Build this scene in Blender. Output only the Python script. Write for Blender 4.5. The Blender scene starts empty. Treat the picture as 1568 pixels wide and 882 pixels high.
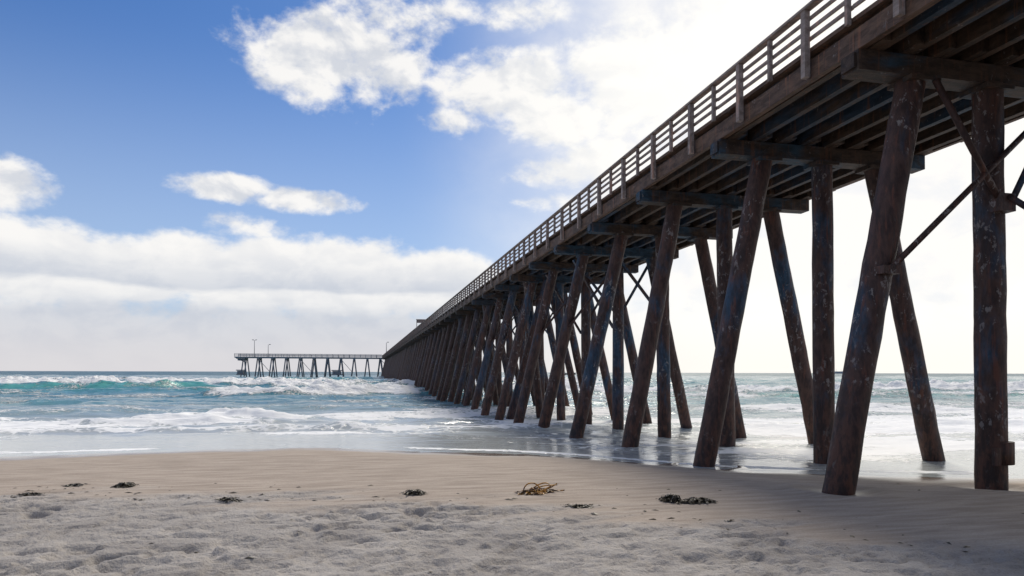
import bpy, math, random
import numpy as np
from mathutils import Vector, Matrix
random.seed(7)
R_ = math.radians
scene = bpy.context.scene
scene.view_settings.view_transform = 'Standard'
scene.view_settings.look = 'None'
scene.view_settings.exposure = 0

# ------------------------------------------------------------------ noise
_rng = np.random.RandomState(11)
_tab = _rng.rand(512, 512)
def vnoise(x, y, s=0):
    x = np.asarray(x, float) + s*17.31; y = np.asarray(y, float) + s*9.77
    xi = np.floor(x).astype(int); yi = np.floor(y).astype(int)
    fx = x-xi; fy = y-yi
    fx = fx*fx*fx*(fx*(fx*6-15)+10); fy = fy*fy*fy*(fy*(fy*6-15)+10)
    a = _tab[xi & 511, yi & 511]; b = _tab[(xi+1) & 511, yi & 511]
    c = _tab[xi & 511, (yi+1) & 511]; d = _tab[(xi+1) & 511, (yi+1) & 511]
    return (a*(1-fx)+b*fx)*(1-fy)+(c*(1-fx)+d*fx)*fy
def fbm(x, y, o=4, s=0):
    t = 0; a = .5; n = 0
    for i in range(o):
        t = t+a*vnoise(x*2**i, y*2**i, s+i*3); n += a; a *= .5
    return t/n
def sst(a, b, x):
    t = np.clip((x-a)/(b-a), 0, 1); return t*t*(3-2*t)

# ------------------------------------------------------------------ node helpers
class NT:
    def __init__(s, tree):
        s.t = tree; s.n = tree.nodes; s.l = tree.links
    def inp(s, sock, v):
        if v is None: return
        if isinstance(v, bpy.types.NodeSocket): s.l.new(v, sock)
        else: sock.default_value = v
    def math(s, op, a, b=None, c=None, clamp=False):
        n = s.n.new('ShaderNodeMath'); n.operation = op; n.use_clamp = clamp
        s.inp(n.inputs[0], a); s.inp(n.inputs[1], b); s.inp(n.inputs[2], c)
        return n.outputs[0]
    def mr(s, v, a, b, c=0., d=1., smooth=True):
        n = s.n.new('ShaderNodeMapRange'); n.interpolation_type = 'SMOOTHSTEP' if smooth else 'LINEAR'
        s.inp(n.inputs[0], v); s.inp(n.inputs[1], a); s.inp(n.inputs[2], b); s.inp(n.inputs[3], c); s.inp(n.inputs[4], d)
        return n.outputs[0]
    def mix(s, f, a, b, mode='MIX'):
        n = s.n.new('ShaderNodeMix'); n.data_type = 'RGBA'; n.blend_type = mode
        s.inp(n.inputs[0], f)
        for k, v in ((6, a), (7, b)):
            if not isinstance(v, bpy.types.NodeSocket) and len(v) == 3: v = (*v, 1)
            s.inp(n.inputs[k], v)
        return n.outputs[2]
    def noise(s, vec, scale, detail=5, rough=.55, dist=0.):
        n = s.n.new('ShaderNodeTexNoise')
        s.inp(n.inputs['Vector'], vec); n.inputs['Scale'].default_value = scale
        n.inputs['Detail'].default_value = detail; n.inputs['Roughness'].default_value = rough
        n.inputs['Distortion'].default_value = dist
        return n.outputs[0]
    def vor(s, vec, scale, feature='F1'):
        n = s.n.new('ShaderNodeTexVoronoi'); n.feature = feature
        s.inp(n.inputs['Vector'], vec); n.inputs['Scale'].default_value = scale
        return n.outputs['Distance']
    def vmul(s, v, k):
        n = s.n.new('ShaderNodeVectorMath'); n.operation = 'MULTIPLY'
        s.inp(n.inputs[0], v); s.inp(n.inputs[1], k); return n.outputs[0]
    def pos(s):
        return s.n.new('ShaderNodeNewGeometry').outputs['Position']
    def attr(s, name):
        n = s.n.new('ShaderNodeAttribute'); n.attribute_name = name; return n
    def bump(s, h, strength, dist=.02, normal=None):
        n = s.n.new('ShaderNodeBump'); n.inputs['Strength'].default_value = strength
        n.inputs['Distance'].default_value = dist; s.inp(n.inputs['Height'], h)
        if normal: s.l.new(normal, n.inputs['Normal'])
        return n.outputs[0]
def new_mat(name):
    m = bpy.data.materials.new(name); m.use_nodes = True
    nt = NT(m.node_tree); b = m.node_tree.nodes['Principled BSDF']
    return m, nt, b

# ------------------------------------------------------------------ mesh accumulation
class Acc:
    def __init__(s): s.v = []; s.f = []; s.smooth = []
    def box(s, x0, x1, y0, y1, z0, z1):
        o = len(s.v)
        s.v += [(x0,y0,z0),(x1,y0,z0),(x1,y1,z0),(x0,y1,z0),(x0,y0,z1),(x1,y0,z1),(x1,y1,z1),(x0,y1,z1)]
        s.f += [(o,o+3,o+2,o+1),(o+4,o+5,o+6,o+7),(o,o+1,o+5,o+4),(o+1,o+2,o+6,o+5),(o+2,o+3,o+7,o+6),(o+3,o,o+4,o+7)]
        s.smooth += [False]*6
    def beam(s, p, q, w, h, up=(0,0,1)):
        p = Vector(p); q = Vector(q); d = (q-p).normalized()
        a = d.cross(Vector(up)).normalized()*w/2; b = a.cross(d).normalized()*h/2
        o = len(s.v)
        for e in (p, q):
            for sa, sb in ((-1,-1),(1,-1),(1,1),(-1,1)): s.v.append(tuple(e+a*sa+b*sb))
        s.f += [(o,o+1,o+2,o+3),(o+7,o+6,o+5,o+4)]
        for i in range(4):
            j = (i+1) % 4; s.f.append((o+i,o+4+i,o+4+j,o+j))
        s.smooth += [False]*6
    def tube(s, p, q, r0, r1=None, n=16, rings=1, wob=0., cap=True):
        r1 = r0 if r1 is None else r1
        p = Vector(p); q = Vector(q); d = (q-p).normalized()
        a = d.cross(Vector((.1,1,.05))).normalized(); b = d.cross(a)
        o = len(s.v)
        for k in range(rings+1):
            t = k/rings; c = p.lerp(q, t); r = r0+(r1-r0)*t
            c = c+a*random.uniform(-wob,wob)*.5+b*random.uniform(-wob,wob)*.5
            for i in range(n):
                th = 2*math.pi*i/n; rr = r+random.uniform(-wob,wob)*.5
                s.v.append(tuple(c+(a*math.cos(th)+b*math.sin(th))*rr))
        for k in range(rings):
            for i in range(n):
                j = (i+1) % n
                s.f.append((o+k*n+i,o+k*n+j,o+(k+1)*n+j,o+(k+1)*n+i)); s.smooth.append(True)
        if cap:
            s.f.append(tuple(o+i for i in range(n-1,-1,-1))); s.f.append(tuple(o+rings*n+i for i in range(n))); s.smooth += [False]*2
    def make(s, name, mat, parent=None):
        me = bpy.data.meshes.new(name); me.from_pydata(s.v, [], s.f)
        me.polygons.foreach_set('use_smooth', s.smooth); me.materials.append(mat); me.update()
        ob = bpy.data.objects.new(name, me); scene.collection.objects.link(ob)
        if parent: ob.parent = parent
        return ob
def empty(name):
    e = bpy.data.objects.new(name, None); scene.collection.objects.link(e); return e
def gridmesh(name, X, Y, Z, mat, attrs=None):
    r, c = X.shape
    me = bpy.data.meshes.new(name)
    me.vertices.add(r*c); co = np.stack([X, Y, Z], -1).reshape(-1).astype(np.float32)
    me.vertices.foreach_set('co', co)
    idx = np.arange(r*c).reshape(r, c)
    q = np.stack([idx[:-1,:-1], idx[:-1,1:], idx[1:,1:], idx[1:,:-1]], -1).reshape(-1, 4)
    n = len(q); me.loops.add(n*4); me.polygons.add(n)
    me.loops.foreach_set('vertex_index', q.reshape(-1).astype(np.int32))
    me.polygons.foreach_set('loop_start', (np.arange(n)*4).astype(np.int32))
    me.polygons.foreach_set('use_smooth', np.ones(n, bool))
    me.update(calc_edges=True)
    for k, v in (attrs or {}).items():
        a = me.attributes.new(k, 'FLOAT', 'POINT'); a.data.foreach_set('value', v.reshape(-1).astype(np.float32))
    me.materials.append(mat)
    ob = bpy.data.objects.new(name, me); scene.collection.objects.link(ob); return ob

# ------------------------------------------------------------------ camera
ALPHA = 12.36
cam = bpy.data.cameras.new('camera'); co = bpy.data.objects.new('camera', cam); scene.collection.objects.link(co)
cam.lens = 24; cam.sensor_width = 36; cam.clip_end = 60000; cam.clip_start = .05
PITCH = 1.0
cam.shift_y = (129-1045*math.tan(R_(PITCH)))/1568
co.matrix_world = Matrix.Translation((0,0,1.6)) @ Matrix.Rotation(R_(-ALPHA),4,'Z') @ Matrix.Rotation(R_(90+PITCH),4,'X') @ Matrix.Rotation(R_(.15),4,'Z')
scene.camera = co

# ------------------------------------------------------------------ sun + sky
SAZ, SEL = 22, 48
sd = bpy.data.lights.new('sun', 'SUN'); sd.energy = 3.0; sd.angle = R_(16); sd.color = (1, .92, .79)
so = bpy.data.objects.new('sun', sd); scene.collection.objects.link(so)
sv = Vector((math.sin(R_(SAZ))*math.cos(R_(SEL)), math.cos(R_(SAZ))*math.cos(R_(SEL)), math.sin(R_(SEL))))
so.rotation_euler = sv.to_track_quat('Z', 'Y').to_euler()

w = bpy.data.worlds.new('World'); scene.world = w; w.use_nodes = True
nt = NT(w.node_tree); bg = w.node_tree.nodes['Background']; bg.inputs['Strength'].default_value = .1
sky = nt.n.new('ShaderNodeTexSky'); sky.sky_type = 'NISHITA'; sky.sun_disc = False
sky.sun_elevation = R_(SEL); sky.sun_rotation = R_(SAZ); sky.air_density = 1.0; sky.dust_density = .5; sky.ozone_density = 2.0
tc = nt.n.new('ShaderNodeTexCoord').outputs['Generated']
sx = nt.n.new('ShaderNodeSeparateXYZ'); nt.l.new(tc, sx.inputs[0])
az = nt.math('MULTIPLY', nt.math('ARCTAN2', sx.outputs[0], sx.outputs[1]), 57.2958)
el = nt.math('MULTIPLY', nt.math('ARCSINE', sx.outputs[2]), 57.2958)
cb = nt.n.new('ShaderNodeCombineXYZ'); nt.l.new(az, cb.inputs[0]); nt.l.new(nt.math('MULTIPLY', el, 1.45), cb.inputs[1])
ae = cb.outputs[0]
blobs = [ # az, el, raz, rel, weight
 (-2.2,23.9,7.6,3.4,1.55),(3.4,27.3,5,1.5,.5),(11.6,22.9,6.2,2.8,1.5),(16,20.6,4.4,2.2,1.45),(7.6,20.2,2.8,1.1,.9),
 (10,28,7,1.0,.6),(25,23.2,9,4.6,1.8),(33,22.8,9,6,1.6),(16,16.2,3.8,1.3,1.05),(14.9,14,3.2,.9,.9),
 (20.5,17,4.2,1.8,1.2),(24,14,6,3,1.),(-10.6,14.0,3.9,1.0,1.2),(-4.8,13.5,4.4,.95,1.2),(-9.2,11.2,2.6,.7,.4),(-24.3,12.3,2.8,1.7,1.3),
 (-24,7.4,8,3.2,1.8),(-18,7.2,6,2.6,1.7),(-13.6,8.6,3.4,2.1,1.6),(-8,7.3,6,3.2,1.9),(-1.5,7.4,8,3.5,2.0),(5.5,7.2,7,3.0,1.7),
 (0,-1,150,7.3,1.4),(-60,25,22,9,1.),(80,30,30,20,1.2),(-130,40,50,14,.9),(150,25,50,9,.9)]
F = None
for a, e, ra, re, wt in blobs:
    da = nt.math('DIVIDE', nt.math('SUBTRACT', az, a), ra); de = nt.math('DIVIDE', nt.math('SUBTRACT', el, e), re)
    m = nt.math('MULTIPLY', nt.math('SUBTRACT', 1.0, nt.math('ADD', nt.math('MULTIPLY', da, da), nt.math('MULTIPLY', de, de))), wt)
    F = m if F is None else nt.math('SMOOTH_MAX', F, m, .25)
F = nt.math('MAXIMUM', F, -2.2)
n1 = nt.noise(ae, .17, 7, .56, .25)
n2 = nt.noise(ae, .55, 6, .6, .1)
nn = nt.math('ADD', nt.math('MULTIPLY', nt.math('SUBTRACT', n1, .5), 4.0), nt.math('MULTIPLY', nt.math('SUBTRACT', n2, .5), 2.4))
nn = nt.math('MULTIPLY', nn, nt.mr(el, 8, 13, .65, 1.))
dens0 = nt.math('ADD', F, nn)
dens = nt.mr(dens0, -.5, nt.mr(el, 8, 13, .7, 1.0))
off = nt.n.new('ShaderNodeVectorMath'); off.operation = 'ADD'; nt.l.new(ae, off.inputs[0]); off.inputs[1].default_value = (.6, 1.3, 0)
n1b = nt.noise(off.outputs[0], .17, 6, .56, .25)
lit = nt.mr(nt.math('SUBTRACT', n1, n1b), -.12, .10)
ph = nt.math('ADD', el, nt.math('MULTIPLY', nt.math('SUBTRACT', nt.noise(nt.vmul(ae, (.35, 1, 1)), .25, 5, .55), .5), 3.0))
bank = nt.math('ADD', nt.mr(ph, 6.2, 9.6, 0., .72), nt.math('MULTIPLY', nt.mr(ph, 4.2, 6.0, 0., .6), nt.mr(ph, 6.0, 6.7, 1., 0.)))
puff = nt.math('ADD', nt.math('MULTIPLY', lit, .75), .28)
lowl = nt.math('ADD', nt.math('MULTIPLY', lit, .22), nt.math('ADD', bank, .06))
lsel = nt.mr(el, 10.5, 12.5)
lit = nt.math('ADD', nt.math('MULTIPLY', puff, lsel), nt.math('MULTIPLY', lowl, nt.math('SUBTRACT', 1., lsel)), clamp=True)
ccol = nt.mix(lit, (5.7, 6.1, 6.9), (9.8, 9.6, 9.3))
base = nt.mix(1.0, sky.outputs[0], (.37, .60, .92), 'MULTIPLY')
veil = nt.mr(az, 2, 31)
veil = nt.math('MULTIPLY', veil, nt.mr(az, 75, 130, 1., 0.))
vn = nt.math('MULTIPLY', veil, nt.mr(n1, .3, .7, .85, 1.25), clamp=True)
base = nt.mix(nt.mr(el, 5, 27, .45, .0), base, (6.6, 7.6, 8.8))
c1 = nt.mix(vn, base, (10.2, 10.0, 9.7))
ccol2 = nt.mix(veil, ccol, (10.8, 10.6, 10.1))
c2 = nt.mix(nt.math('MULTIPLY', dens, .96), c1, ccol2)
hz = nt.mr(el, 0, 5.5, .85, 0.)
c3 = nt.mix(hz, c2, nt.mix(veil, (7.3, 7.05, 7.2), (10.3, 9.9, 9.2)))
nt.l.new(c3, bg.inputs['Color'])

# ------------------------------------------------------------------ terrain functions
SX = [-4000,-400,-60,-20,-7.4,-.8,4,6.15,7.8,11,20,60,400,4000]
SY = [60,30,21,17.3,16.3,16.7,13.9,11.9,10.8,9.6,9.0,13,25,60]
_xs = np.linspace(-60, 60, 2401); _ys = np.interp(_xs, SX, SY)
_k = np.hanning(61); _k /= _k.sum()
_yp = np.pad(_ys, 30, mode='edge'); _ys = np.convolve(_yp, _k, 'valid')
def shore(X):
    y = np.where(np.abs(X) < 58, np.interp(X, _xs, _ys), np.interp(X, SX, SY))
    return y+(fbm(X*.35, X*0+3.3, 3, 2)-.5)*.9*np.exp(-(X/60)**2)
RX = [-60,-4.5,-.44,1.8,3.7,5.65,12,60]; RY = [12,9.9,8.87,7.75,6.6,4.9,2.5,4]
SP = 3.685; Y1 = 8.18
def ground_z(X, Y):
    q = Y-shore(X)
    z = -.16*sst(-3.4, 0, q)-.03*np.clip(q, 0, 200)
    z = np.maximum(z, -6)
    z = z + .15*sst(8, -40, Y)
    z = z + (fbm(X*.25, Y*.5, 3, 5)-.5)*.05*sst(0, -2, q)
    dry = sst(-.8, .6, np.interp(X, RX, RY)-Y+(fbm(X*.8, Y*2.4, 4, 8)-.5)*2.4)
    near = np.exp(-((X-1)/14)**2)*sst(-6, 1, Y)
    wx = (fbm(X*2, Y*2, 2, 51)-.5)*1.2
    a = fbm(X*3.0+wx, Y*5.5+wx*.5, 2, 21); b = fbm(X*8, Y*12, 3, 31); c = fbm(X*5.2+wx, Y*9.5, 2, 37)
    amp = .6+.7*sst(.3, .7, fbm(X*.6, Y*.8, 2, 44))
    pits = -sst(.48, .64, a)*.038*amp - sst(.50, .64, c)*.036*amp + (b-.5)*.036
    z = z+dry*near*pits
    z = z+(1-dry)*near*((fbm(X*.9, Y*6, 3, 41)-.5)*.018+(fbm(X*5, Y*9, 2, 48)-.5)*.006)*sst(.5, -1, q)
    for n in range(-1, 4):
        for bx in (6.37, 8.9, 11.45):
            d2 = (X-bx)**2+(Y-(Y1+n*SP))**2
            z = z-.06*np.exp(-d2/.14)+.02*np.exp(-(np.sqrt(d2)-.62)**2/.02)
    return z, q, dry

# ------------------------------------------------------------------ sand
m_sand, nt, b = new_mat('sand')
P = nt.pos()
wet = nt.attr('wet').outputs['Fac']; dry = nt.attr('dry').outputs['Fac']
g1 = nt.noise(P, 1.2, 6, .6); g2 = nt.noise(P, 60, 3, .7); g3 = nt.noise(nt.vmul(P, (1.2, 9, 1)), .9, 6, .62, .3)
c_damp = nt.mix(nt.mr(g3, .35, .65), (.335, .278, .23), (.46, .39, .33))
c_dry = nt.mix(nt.mr(g1, .35, .65), (.345, .322, .305), (.47, .44, .415))
col = nt.mix(dry, c_damp, c_dry)
col = nt.mix(nt.mr(g2, .35, .7, 0, .35), col, (.19, .16, .14))
col = nt.mix(nt.mr(nt.noise(P, 25, 2, .5), .70, .78, 0, .6), col, (.09, .07, .055))
col = nt.mix(wet, col, (.25, .205, .17))
nt.l.new(col, b.inputs['Base Color'])
nt.l.new(nt.math('SUBTRACT', .85, nt.math('MULTIPLY', wet, .77)), b.inputs['Roughness'])
nt.l.new(nt.mr(wet, 0, 1, .15, 1.), b.inputs['Specular IOR Level'])
hh = nt.math('ADD', nt.math('MULTIPLY', nt.noise(P, 16, 5, .65), nt.math('ADD', nt.math('MULTIPLY', dry, .9), .04)), nt.math('MULTIPLY', g2, nt.mr(wet, 0, 1, .10, .0)))
nt.l.new(nt.bump(hh, .85, .055), b.inputs['Normal'])
def axis(lo, d0, d1, step, hi, g=1.09):
    mid = np.arange(d0, d1, step); out = []; s = step; v = mid[-1]
    while v < hi: s *= g; v += s; out.append(v)
    pre = []; s = step; v = d0
    while v > lo: s *= g; v -= s; pre.append(v)
    return np.array(pre[::-1]+list(mid)+out)
gx = axis(-20000, -9, 11, .028, 20000, 1.1)
gy = axis(-2000, 4.2, 9.8, .028, 18, 1.012); gy = np.concatenate([gy, axis(0, 0, .2, .1, 20000, 1.13)[5:]+gy[-1]+.1])
gy = np.unique(gy)
GX, GY = np.meshgrid(gx, gy)
GZ, Q, DR = ground_z(GX, GY)
wetv = sst(-1.5, -.2, Q+(fbm(GX*.6, GY*.6, 3, 9)-.5)*1.4)
for n in range(-1, 3):
    for bx in (6.37, 8.9, 11.45):
        wetv = np.maximum(wetv, .9*np.exp(-((GX-bx)**2+(GY-(Y1+n*SP)-.0)**2)/.13))
gridmesh('sand_beach', GX, GY, GZ, m_sand, {'wet': wetv, 'dry': DR})
def gz(x, y):
    i = min(len(gx)-1, np.searchsorted(gx, x)); j = min(len(gy)-1, np.searchsorted(gy, y)); return float(GZ[j, i])

# ------------------------------------------------------------------ sea
m_sea, nt, b = new_mat('sea_water')
P = nt.pos()
foam = nt.attr('foam').outputs['Fac']; face = nt.attr('face').outputs['Fac']; deep = nt.attr('deep').outputs['Fac']; far = nt.attr('far').outputs['Fac']
fl = nt.noise(nt.vmul(P, (1, 1.6, 1)), .9, 8, .74, .8)
fs = nt.vor(nt.vmul(P, (1, 1.3, 1)), 2.6, 'DISTANCE_TO_EDGE')
fr = nt.noise(nt.vmul(P, (.35, 1, .35)), .35, 6, .6, .4)
fv = nt.math('ADD', nt.math('MULTIPLY', fl, .68), nt.math('MULTIPLY', fr, .32))
fv = nt.math('SUBTRACT', fv, nt.math('MULTIPLY', nt.math('MINIMUM', fs, .2), .45))
thr = nt.math('SUBTRACT', .72, nt.math('MULTIPLY', foam, .55))
fm = nt.mr(nt.math('SUBTRACT', fv, thr), -.03, .08)
wcol = nt.mix(deep, (.46, .49, .49), (.075, .21, .26))
wcol = nt.mix(far, wcol, (.03, .10, .13))
wcol = nt.mix(face, wcol, (.12, .45, .37))
col = nt.mix(fm, wcol, (.86, .87, .88))
nt.l.new(col, b.inputs['Base Color'])
nt.l.new(nt.math('MAXIMUM', nt.mr(fm, 0, 1, .10, .8), nt.mr(far, 0, 1, 0, .35)), b.inputs['Roughness'])
b.inputs['IOR'].default_value = 1.33
r1 = nt.noise(nt.vmul(P, (.5, 1.2, 1)), 2.2, 5, .6); r2 = nt.noise(nt.vmul(P, (.4, 1., 1)), .25, 5, .6)
hb = nt.math('ADD', nt.math('MULTIPLY', r1, .10), nt.math('MULTIPLY', nt.math('MULTIPLY', r2, 1.1), deep))
hb = nt.math('ADD', hb, nt.math('MULTIPLY', nt.math('MULTIPLY', fm, fl), .35))
hb = nt.math('ADD', hb, nt.math('MULTIPLY', nt.math('MULTIPLY', nt.noise(nt.vmul(P, (.4, 1., 1)), .06, 5, .6), 6.), far))
bs = nt.n.new('ShaderNodeBump'); bs.inputs['Distance'].default_value = 1.; nt.l.new(hb, bs.inputs['Height'])
nt.l.new(nt.mr(deep, 0, 1, .30, .9), bs.inputs['Strength']); nt.l.new(bs.outputs[0], b.inputs['Normal'])

rr = [-1.5]; 
while rr[-1] < 26: rr.append(rr[-1]+.09)
while rr[-1] < 130: rr.append(rr[-1]+.26)
s = .35
while rr[-1] < 30000: s *= 1.1; rr.append(rr[-1]+s)
rr = np.array(rr); tt = np.linspace(0, 1, 860)
xmin = -22-.85*np.clip(rr, 0, None); xmax = 26+1.7*np.clip(rr, 0, None)
WX = xmin[:, None]+(xmax-xmin)[:, None]*tt[None, :]
Qw = np.repeat(rr[:, None], len(tt), 1)
WY = shore(WX)+Qw
lvl = np.interp(Qw, [-2, 0, 4, 8, 12, 20, 30000], [-.157, -.157, -.20, -.33, -.45, -.6, -.6])
WZ = lvl.copy(); FO = np.zeros_like(WZ); FA = np.zeros_like(WZ)
near = sst(1, 8, Qw)*sst(900, 120, Qw)
WZ += near*((fbm(WX*.3, WY*.8, 5, 61)-.5)*.32)
WZ += sst(8, 40, Qw)*sst(2000, 300, Qw)*(fbm(WX*.06, WY*.16, 4, 65)-.5)*.6
waves = [(106,1.3,7,2.6,-75,0,1.1,.15),(92,1.35,6,2.2,-56,-18,.42,1.),(124,1.1,8,3,-95,60,.85,.1),(66,1.0,4,1.7,-14,6,1.2,.3),(72,1.0,5,2,10,110,1.2,.35),
         (55,.5,4,1.8,22,100,.6,.5),(84,.9,5,2,-2,30,.85,.7),(77,.5,4,2,-40,-10,.45,.3),(48,.45,3,1.2,-40,-16,.5,.3),(30.5,.42,1.6,.7,-9,-2.2,1.2,.1),(32,.40,1.8,.8,-28,-14,1.2,.1),
         (36,.28,2,1,2,40,.75,0),(27,.22,1.4,.6,-24,-2,.7,0),(23.5,.18,1.2,.5,-20,30,.6,0),(41,.3,2.4,1.,-34,6,.55,.1),(150,.9,9,4,-200,300,.38,.2),(200,.9,10,5,-300,400,.3,0),(300,1.,14,7,-400,500,.25,0)]
for i, (yc, am, wb, wf, xa, xb, fo, gr) in enumerate(waves):
    yy = yc+(fbm(WX*.05, WX*0+i*5.1, 3, 70+i)-.5)*yc*.14+(fbm(WX*.4, WX*0+i*3.1, 3, 75+i)-.5)*2.4*min(1, yc/55)
    sdist = WY-yy; ext = (xb-xa)*.12+1
    env = sst(xa-ext, xa+ext, WX)*sst(xb+ext, xb-ext, WX)
    env = env*(.65+.9*(fbm(WX*.12, WX*0+i, 3, 90+i)-.35))
    prof = np.where(sdist > 0, np.exp(-(sdist/wb)**2), np.exp(-(sdist/wf)**2))
    lump = 1+(fbm(WX*.9, WY*.9, 4, 95+i)-.5)*1.6*min(fo, 1)
    WZ += am*env*prof*lump
    FO = np.maximum(FO, fo*np.clip(env, 0, 1)*np.clip(np.where(sdist > 0, np.exp(-(sdist/(wb*.45))**2), np.exp(-(sdist/(wf*1.7))**2)), 0, 1)*1.15*(.55+.9*fbm(WX*.4, WY*.6, 4, 140+i)))
    FA = np.maximum(FA, gr*np.clip(env, 0, 1)*np.exp(-((sdist+wf*.5)/(wf*.9))**2))
patch = fbm(WX*.10, WY*.30, 4, 120)
lace = (.32+.66*sst(.40, .62, patch))*sst(.4, 3.2, Qw)*sst(60, 14, Qw)*.70
lace = lace+.16*sst(3, 9, WX)*sst(.3, 3, Qw)*sst(50, 18, Qw)  # extra foam to the right whitens the water like a bright sky reflection
lace = np.maximum(lace, (.22+.28*sst(.45, .65, patch))*sst(.6, 4, Qw)*sst(115, 60, Qw))
lace = np.maximum(lace, .75*np.exp(-((Qw-.45)/.32)**2)*sst(.35, .55, fbm(WX*.3, WY*.3, 3, 7)))
FO = np.maximum(FO, lace)
FO = np.maximum(FO, .22*sst(.5, .68, fbm(WX*.03, WY*.10, 4, 130))*sst(60, 90, Qw)*sst(900, 200, Qw))
DE = sst(5, 42, Qw); FR = sst(90, 500, Qw)
gridmesh('sea_water', WX, WY, WZ, m_sea, {'foam': FO, 'face': FA, 'deep': DE, 'far': FR})

# ------------------------------------------------------------------ pier materials
def paint_mat(name, dark, mid, blue, blue_amt, white_amt, sc=(1,1,.35), bump=.5, rough=.7, haze=.55):
    m, nt, b = new_mat(name); P = nt.pos(); V = nt.vmul(P, sc)
    a = nt.noise(V, 2.6, 8, .65, .4); c = nt.noise(V, 9, 6, .7, .2)
    d = nt.noise(nt.vmul(P, (1, .55, .6)), .75, 4, .5, .5)
    sz = nt.n.new('ShaderNodeSeparateXYZ'); nt.l.new(P, sz.inputs[0])
    col = nt.mix(nt.mr(c, .35, .65), dark, mid)
    bl = nt.mr(nt.math('ADD', nt.math('MULTIPLY', d, .55), nt.math('MULTIPLY', a, .45)), .56-blue_amt, .67-blue_amt)
    bcol = nt.mix(nt.mr(c, .3, .7), tuple(x*.45 for x in blue), tuple(x*1.2 for x in blue))
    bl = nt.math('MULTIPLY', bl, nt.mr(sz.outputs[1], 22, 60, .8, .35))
    col = nt.mix(bl, col, bcol)
    ru = nt.noise(nt.vmul(P, (6, 6, .5)), 2.0, 5, .65)
    col = nt.mix(nt.mr(ru, .54, .68, 0., .65), col, (mid[0]*1.8, mid[1]*1.25, mid[2]*1.0))
    wn = nt.noise(nt.vmul(P, (1, 1, .6)), 11, 5, .7, .3); wz = nt.noise(P, 1.1, 3, .5)
    wf = nt.math('MULTIPLY', nt.mr(wn, .62-white_amt, .67-white_amt), nt.mr(wz, .46, .58))
    col = nt.mix(nt.math('MULTIPLY', wf, .6), col, (.30, .28, .28))
    col = nt.mix(nt.mr(sz.outputs[1], 20, 150, 0., haze), col, (.20, .125, .105))  # distance haze painted in: colour shifts to pale reddish brown along the pier
    foot = nt.mr(nt.math('ADD', sz.outputs[2], nt.math('MULTIPLY', a, .8)), .3, 1.8, 1., 0.)
    foot = nt.math('MULTIPLY', foot, nt.mr(sz.outputs[1], 20, 120, .8, .3))
    col = nt.mix(foot, col, nt.mix(nt.mr(c, .4, .6), (.022, .012, .011), (.10, .040, .024)))
    nt.l.new(col, b.inputs['Base Color']); b.inputs['Roughness'].default_value = rough
    b.inputs['Specular IOR Level'].default_value = .35
    nt.l.new(nt.bump(nt.math('ADD', a, c), bump, .03), b.inputs['Normal'])
    return m
RUST_D, RUST_M, BLUE = (.030, .017, .016), (.082, .044, .036), (.016, .070, .135)
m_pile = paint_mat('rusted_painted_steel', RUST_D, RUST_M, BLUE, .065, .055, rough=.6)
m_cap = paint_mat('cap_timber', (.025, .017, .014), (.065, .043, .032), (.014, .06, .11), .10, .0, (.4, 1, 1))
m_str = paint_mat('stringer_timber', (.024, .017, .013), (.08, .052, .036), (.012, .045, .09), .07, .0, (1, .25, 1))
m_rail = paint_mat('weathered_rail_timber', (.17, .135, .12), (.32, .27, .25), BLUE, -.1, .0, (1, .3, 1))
m_fas = paint_mat('fascia_timber', (.055, .034, .025), (.14, .088, .062), BLUE, -.05, .0, (1, .25, 1))

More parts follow.
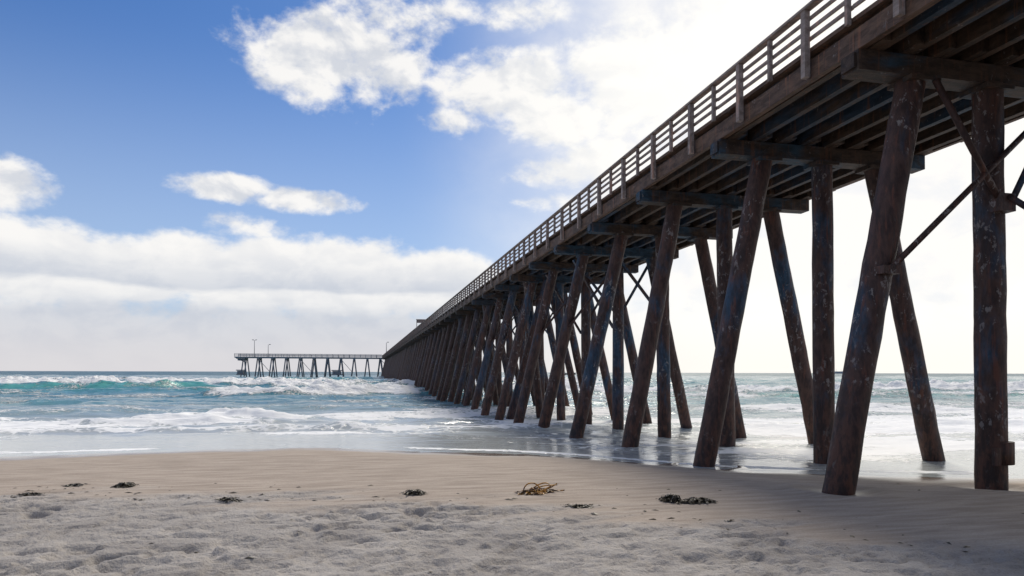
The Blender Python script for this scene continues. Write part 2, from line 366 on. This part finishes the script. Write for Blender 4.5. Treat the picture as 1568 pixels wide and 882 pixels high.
# ------------------------------------------------------------------ pier
pier = empty('pier')
YE = 236.0; YS = -14.0
piles = Acc(); caps = Acc(); strg = Acc(); deck = Acc(); rail = Acc(); fas = Acc(); brace = Acc()
nb0 = -6; nb1 = int((YE-Y1)/SP)
for n in range(nb0, nb1+1):
    Y = Y1+n*SP; j = lambda a=.06: random.uniform(-a, a)
    ns = 20 if n < 8 else 10
    rg = 24 if n < 4 else (12 if n < 8 else 3)
    zb = -2.2
    wob = .012 if n < 8 else 0
    def pl(xt, xb, yt=0, yb=0, r=.2):
        piles.tube((xb+(xb-xt)*(-zb)/5.75, Y+yb, zb), (xt, Y+yt, 5.78), r*1.03, r*.97, ns, rg, wob, False)
    o = 0 if n in (0, 1) else 1
    pl(7.58+j()*o, 6.36+j()*o-(.12 if n > 2 else 0)); pl(8.87+j(.03), 8.93+j(.05)); pl(10.1+j()*o, 11.42+j()*o)
    if n >= 6:
        pl(8.2+j(.1), 6.9+j(.2), -.3, .9, .19)
        if n % 2: pl(9.6, 10.6+j(.2), .3, -.9, .18)
        if n % 3 == 0: pl(7.4, 8.4+j(.2), .3, 1.5, .18)
    caps.box(6.58, 11.15, Y-.17, Y+.17, 5.75, 6.03)
    if n < 12:
        caps.box(6.54, 6.578, Y-.13, Y+.13, 5.79, 5.99)
        for xx in (7.62, 8.87, 10.07): caps.box(xx-.24, xx+.24, Y-.23, Y+.23, 5.68, 5.748)
    for k in range(9):
        x = 6.86+k*.52
        dx = .065 if n % 2 else -.065
        strg.box(x+dx-.06, x+dx+.06, Y-.45, Y+SP+.45, 6.033+random.uniform(0, .01), 6.375)
        if n < 10 and k < 8: strg.box(x+.14, x+.38, Y-.04, Y+.04, 6.08, 6.37)
    if n == 0:
        Yb = Y-.24
        brace.tube((6.98, Yb, 3.0), (10.0, Yb, 5.7), .045, n=8); brace.tube((7.75, Yb, 5.68), (8.85, Yb, 4.0), .045, n=8)
        brace.tube((9.05, Yb+.0, 4.1), (9.9, Yb, 5.6), .045, n=8); brace.tube((8.9, Yb-.07, 4.1), (10.9, Yb-.07, 3.2), .045, n=8)
        brace.box(6.85, 7.12, Yb-.06, Yb+.1, 2.95, 3.06); brace.box(8.75, 9.03, Yb-.06, Yb+.1, 3.9, 4.15)
    elif n in (4, 5, 7, 8, 10, 11, 13, 14, 17, 20) or n < 0:
        for sg in (1, -1):
            x0, x1 = (7.0, 8.9) if sg == 1 else (8.8, 7.3)
            brace.beam((x0, Y-.24*sg, 3.2), (x1, Y-.24*sg, 5.6), .06, .16, (0, 1, 0))
        brace.beam((8.9, Y-.25, 5.5), (10.7, Y-.25, 3.3), .06, .16, (0, 1, 0)); brace.beam((8.9, Y+.25, 3.4), (10.2, Y+.25, 5.6), .06, .16, (0, 1, 0))
brace.tube((8.955, Y1, .30), (8.955, Y1, .62), .235, .235, 18)
brace.box(8.70, 8.78, Y1-.26, Y1-.18, .30, .55)
y = YS
while y < YE:
    wd = .24; z = random.uniform(0, .012)
    x0 = 6.70+random.uniform(0, .02)
    deck.box(x0, 11.08+random.uniform(-.04, .04), y, y+wd-.012, 6.377+z*.3, 6.43+z); y += wd
y = YS; k = 0
while y < YE:
    L = SP*1.5
    fas.box(6.60+random.uniform(-.006, .006), 6.695, y+.006, y+L-.006, 6.035, 6.33+random.uniform(-.008, .008))
    fas.box(6.57+random.uniform(-.006, .006), 6.80, y+.006, y+L-.006, 6.436, 6.50)
    fas.box(11.09, 11.18, y+.006, y+L-.006, 6.035, 6.33); fas.box(10.98, 11.2, y+.006, y+L-.006, 6.436, 6.50); y += L
ps = SP/4; y = Y1+.24*SP-ps*24; k = 0
while y < YE:
    lo = (k % 2 == 0)
    for xo in (6.52, 11.24):
        if lo: rail.box(xo-.045, xo+.045, y-.05, y+.05, 6.06, 7.075)
        else: rail.box(xo-.03, xo+.035, y-.03, y+.03, 6.40, 7.07)
    y += ps; k += 1
y = YS
while y < YE:
    L = SP*.999
    for xo, s1 in ((6.52, 1), (11.24, -1)):
        jz = random.uniform(-.008, .008)
        rail.box(xo-.06, xo+.07, y, y+L-.006, 7.08+jz*.4, 7.12+jz*.4)
        xi = xo+.065*s1
        for zc in (6.965, 6.81, 6.655):
            jz = random.uniform(-.01, .01)
            rail.box(xi-.015, xi+.015, y, y+L-.006, zc-.027+jz, zc+.027+jz)
    y += SP
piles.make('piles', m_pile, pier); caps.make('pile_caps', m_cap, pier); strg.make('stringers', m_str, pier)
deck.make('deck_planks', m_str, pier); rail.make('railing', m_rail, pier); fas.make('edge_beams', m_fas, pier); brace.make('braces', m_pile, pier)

# pier head (the arm running off to the left at the seaward end)
m_far = paint_mat('hazy_blue_paint', (.16, .17, .19), (.28, .26, .26), (.14, .27, .40), .14, .0, bump=.2, haze=0.)  # blue paint lightened so its colour carries the distant blue haze
head = Acc(); hr = Acc(); hp = Acc()
XA, XB = -37.5, 11.2
YA, YB = 234.0, 241.0
head.box(XA-2.8, XB, YA, YB, 6.03, 6.45)
head.box(XA-2.0, XA, YA+1, YB-1, 5.2, 5.9)
head.beam((XA-2.5, YA+1, 6.0), (XA+.5, YA+1, 4.6), .25, .25)
hx = XA
i = 0
while hx < XB:
    for yy in (YA+.4, YB-.4):
        hp.tube((hx-1.1, yy, -2), (hx-.15, yy, 5.9), .2, n=8); hp.tube((hx+1.1, yy, -2), (hx+.15, yy, 5.9), .2, n=8)
    hp.box(hx-.35, hx+.35, YA, YB, 5.6, 6.02)
    if i % 3 == 1: hp.beam((hx+.3, YA+.2, 5.5), (hx+4, YA+.2, 1.2), .15, .15)
    hx += 4.35; i += 1
x = XA-2.8
while x < 6.0:
    hr.box(x-.06, x+.06, YA-.02, YA+.1, 6.45, 7.45); hr.box(x-.06, x+.06, YB-.1, YB, 6.45, 7.45); x += 1.8
for z in (7.4, 7.1, 6.8):
    hr.box(XA-2.8, 6.4, YA-.06, YA-.02, z-.05, z+.05); hr.box(XA-2.8, 11.2, YB, YB+.05, z-.05, z+.05)
for lx, lw in ((XA-2.2, 2.6), (XA+27.5, 3.6)):
    hp.box(lx, lx+lw, YA-.6, YA+3, 1.9, 2.2); hp.box(lx, lx+lw, YA-.6, YA+3, .5, .8)
    for xx in (lx+.1, lx+lw*.5, lx+lw-.1): hp.beam((xx, YA-.5, .3), (xx, YA-.5, 6.0 if xx < lx+.2 else 2.9), .18, .18)
    hp.box(lx+.3, lx+lw-.5, YA-.4, YA+2, .81, 1.85)
head.make('head_deck', m_far, pier); hr.make('head_railing', m_far, pier); hp.make('head_piles', m_far, pier)

m_metal, nt, b = new_mat('galvanised_metal')
c = nt.mix(nt.mr(nt.noise(nt.pos(), 3, 4), .3, .7), (.12, .12, .13), (.22, .22, .23)); nt.l.new(c, b.inputs['Base Color']); b.inputs['Roughness'].default_value = .5
def lamp_post(x, y, z, h, arms=2):
    e = empty('lamp_post'); a = Acc()
    a.tube((x, y, z), (x, y, z+h), .11, .07, 10); a.tube((x, y, z), (x, y, z+.4), .18, .14, 10)
    a.make('pole', m_metal, e); l = Acc()
    for s in ((-1, 1) if arms == 2 else (1,)):
        l.beam((x, y, z+h-.05), (x+s*.7, y, z+h+.1), .07, .07); l.box(x+s*.5-.25, x+s*.5+.3, y-.15, y+.15, z+h+.1, z+h+.24)
    l.make('lamp_heads', m_metal, e)
lamp_post(-34.6, 236.5, 6.45, 5.4); lamp_post(-30.5, 238, 6.45, 4.0, 1); lamp_post(7.2, 214, 6.45, 4.2, 1)
e = empty('notice_board'); a = Acc()
a.beam((6.62, 86, 6.45), (6.62, 86, 8.2), .07, .07, (0,1,0)); a.beam((7.9, 86, 6.45), (7.9, 86, 8.2), .07, .07, (0,1,0))
a.make('posts', m_rail, e); a = Acc(); a.box(6.57, 7.95, 85.93, 85.97, 7.75, 8.15); a.box(6.52, 8.0, 85.9, 86.05, 8.16, 8.21); a.make('panel', m_rail, e)

# ------------------------------------------------------------------ seaweed
m_weed, nt, b = new_mat('seaweed_dark')
P = nt.pos(); c = nt.mix(nt.mr(nt.noise(P, 18, 4), .35, .65), (.014, .011, .006), (.06, .042, .018)); nt.l.new(c, b.inputs['Base Color']); b.inputs['Roughness'].default_value = .5
m_kelp, nt, b = new_mat('kelp_amber')
P = nt.pos(); c = nt.mix(nt.mr(nt.noise(P, 14, 4), .4, .6), (.06, .025, .01), (.50, .24, .03)); nt.l.new(c, b.inputs['Base Color']); b.inputs['Roughness'].default_value = .4
def clump(name, x, y, L, W, H, n, mat, seed, flop=1.):
    rnd = random.Random(seed); v = []; f = []
    ang = rnd.uniform(-.3, .3)
    G = 22
    for i in range(G+1):
        for k in range(G+1):
            u = i/G*2-1; t = k/G*2-1; r2 = u*u*1.1+t*t*1.1+rnd.uniform(-.25, .25)
            px = x+u*L*.5; py = y+t*W*.5+u*math.sin(ang)*L/2
            h = H*max(0, 1-r2)**.6*rnd.uniform(.45, 1.) if r2 < 1 else -.03
            v.append((px+rnd.uniform(-.5, .5)*L/G, py+rnd.uniform(-.5, .5)*W/G, gz(px, py)+h))
    for i in range(G):
        for k in range(G): a = i*(G+1)+k; f.append((a, a+G+1, a+G+2, a+1))
    for i in range(n):
        t = rnd.gauss(0, .42); u = rnd.gauss(0, .36)
        t = max(-1.1, min(1.1, t)); cx = x+t*L/2; cy = y+u*W/2+t*math.sin(ang)*L/2
        hh = H*max(.08, (1-min(1, t*t))*(1-min(1, u*u)))*rnd.uniform(.5, 1.2)
        d = rnd.uniform(0, 6.283); ln = rnd.uniform(.05, .15)*flop; wd = rnd.uniform(.006, .02)
        cz = gz(cx, cy); seg = 5; o = len(v); curl = rnd.uniform(-2.5, 2.5)
        px, py, dd = cx, cy, d
        for k in range(seg+1):
            s = k/seg; z = cz+hh*math.sin(math.pi*min(1, .25+s*.8))+.006+rnd.uniform(0, .008)
            ww = wd*(1-.75*s)*(1 if k else .5)
            nx, ny = -math.sin(dd), math.cos(dd); tw = rnd.uniform(-.9, .9)
            v.append((px+nx*ww, py+ny*ww, z+ww*tw)); v.append((px-nx*ww, py-ny*ww, z-ww*tw))
            px += math.cos(dd)*ln/seg; py += math.sin(dd)*ln/seg; dd += curl/seg
        for k in range(seg): f.append((o+2*k, o+2*k+1, o+2*k+3, o+2*k+2))
    me = bpy.data.meshes.new(name); me.from_pydata(v, [], f); me.materials.append(mat)
    ob = bpy.data.objects.new(name, me); scene.collection.objects.link(ob); return ob
weeds = [(-5.39,11.30,.28,.22,.09),(-3.93,10.67,.20,.10,.02),(-3.22,10.45,.27,.15,.045),(-1.6,9.08,.19,.12,.03),(.67,8.96,.26,.14,.045),(3.75,7.86,.26,.18,.07),(4.0,7.72,.45,.18,.045),(2.56,7.83,.26,.08,.01),(-4.2,10.0,.16,.08,.012)]
for i, (x, y, L, W, H) in enumerate(weeds):
    clump('seaweed_clump', x, y, L, W, H, int(90*L/.25), m_weed, i+3)
kl = clump('kelp_strand', 2.26, 8.78, .50, .2, .045, 120, m_kelp, 77, 1.2)
def curve_tube(pts, r, mat, name, parent):
    c = bpy.data.curves.new(name, 'CURVE'); c.dimensions = '3D'; c.bevel_depth = r; c.bevel_resolution = 2
    sp = c.splines.new('NURBS'); sp.points.add(len(pts)-1); sp.use_endpoint_u = True
    for p, q in zip(sp.points, pts): p.co = (*q, 1)
    c.materials.append(mat); o = bpy.data.objects.new(name, c); scene.collection.objects.link(o); o.parent = parent
for k in range(4):
    r0 = .09+.03*k; cx = 2.2+.06*k; cy = 8.75; g = gz(cx, cy)
    curve_tube([(cx+r0*1.4*math.cos(t), cy+r0*math.sin(t)*.8, g+.012+.12*max(0, math.sin(t+k))) for t in np.linspace(0, 5.2, 12)], .009, m_kelp, 'stipe_%d' % (k+1), kl)
rnd = random.Random(5); v = []; f = []
for i in range(230):
    x = rnd.uniform(-7, 8)
    if rnd.random() < .8:
        x = rnd.choice([-4.5, -3, -1.5, .5, 2.5, 4, 5.5, -6])+rnd.gauss(0, .7)
        y = float(np.interp(x, RX, RY))+abs(rnd.gauss(0, .55))-.1
    else: y = rnd.uniform(4.5, 9)
    if y < 4.2: continue
    if math.hypot(x-6.4, y-8.2) < .4: continue
    z = gz(x, y); s = rnd.choice([.008, .012, .016, .026]); d = rnd.gauss(0, .6); o = len(v)
    k = 7
    v.append((x, y, z+s*.5))
    for q in range(k):
        t = q/k*6.283; e1 = s*rnd.uniform(.8, 2.8); e2 = s*rnd.uniform(.4, 1.1)
        v.append((x+math.cos(t)*e1*math.cos(d)-math.sin(t)*e2*math.sin(d), y+math.cos(t)*e1*math.sin(d)+math.sin(t)*e2*math.cos(d), z+.001))
    for q in range(k): f.append((o, o+1+q, o+1+(q+1) % k))
me = bpy.data.meshes.new('seaweed_scraps'); me.from_pydata(v, [], f); me.materials.append(m_weed)
scene.collection.objects.link(bpy.data.objects.new('seaweed_scraps', me))

# ------------------------------------------------------------------ ships
m_ship, nt, b = new_mat('ship_paint'); nt.l.new(nt.mix(nt.mr(nt.noise(nt.pos(), .1, 3), .3, .7), (.34, .35, .38), (.46, .47, .50)), b.inputs['Base Color'])
def ship(name, px_az, D, L, Hh, mat, tower=True):
    e = empty(name); e.location = (D*math.sin(R_(px_az)), D*math.cos(R_(px_az)), -.7); e.rotation_euler = (0, 0, R_(-px_az+25))
    a = Acc(); o = 0
    prof = [(-.5, .8), (-.35, 1), (.3, 1), (.42, .7), (.5, .05)]
    for t, wv in prof:
        for sgn in (-1, 1):
            a.v.append((t*L*(.96 if t == .5 else 1), sgn*wv*L*.07, 0)); a.v.append((t*L*1.02, sgn*wv*L*.085, Hh*(1.0 if t < .4 else 1.25)))
    for i in range(4):
        o = i*4
        a.f += [(o, o+4, o+5, o+1), (o+2, o+3, o+7, o+6), (o+1, o+5, o+7, o+3), (o, o+2, o+6, o+4)]; a.smooth += [False]*4
    a.f += [(0, 1, 3, 2), (16, 18, 19, 17)]; a.smooth += [False]*2
    a.make('hull', mat, e); s = Acc()
    s.box(-.42*L, -.28*L, -.06*L, .06*L, Hh, Hh*(3. if tower else 1.8)); s.box(-.40*L, -.33*L, -.03*L, .03*L, Hh*(3. if tower else 1.8)+.01, Hh*(3.6 if tower else 2.1))
    s.tube((-.1*L, 0, Hh), (-.1*L, 0, Hh*2.2), L*.006); s.tube((.25*L, 0, Hh), (.25*L, 0, Hh*2.2), L*.006)
    s.make('superstructure', mat, e)
ship('cargo_ship', 12.36+25.5, 3000, 55, 9, m_ship)
m_boat, nt, b = new_mat('boat_paint'); nt.l.new(nt.mix(nt.mr(nt.noise(nt.pos(), .5, 3), .3, .7), (.05, .05, .06), (.12, .11, .11)), b.inputs['Base Color'])
ship('fishing_boat', 12.36+4.6, 600, 17, 1.6, m_boat, False)
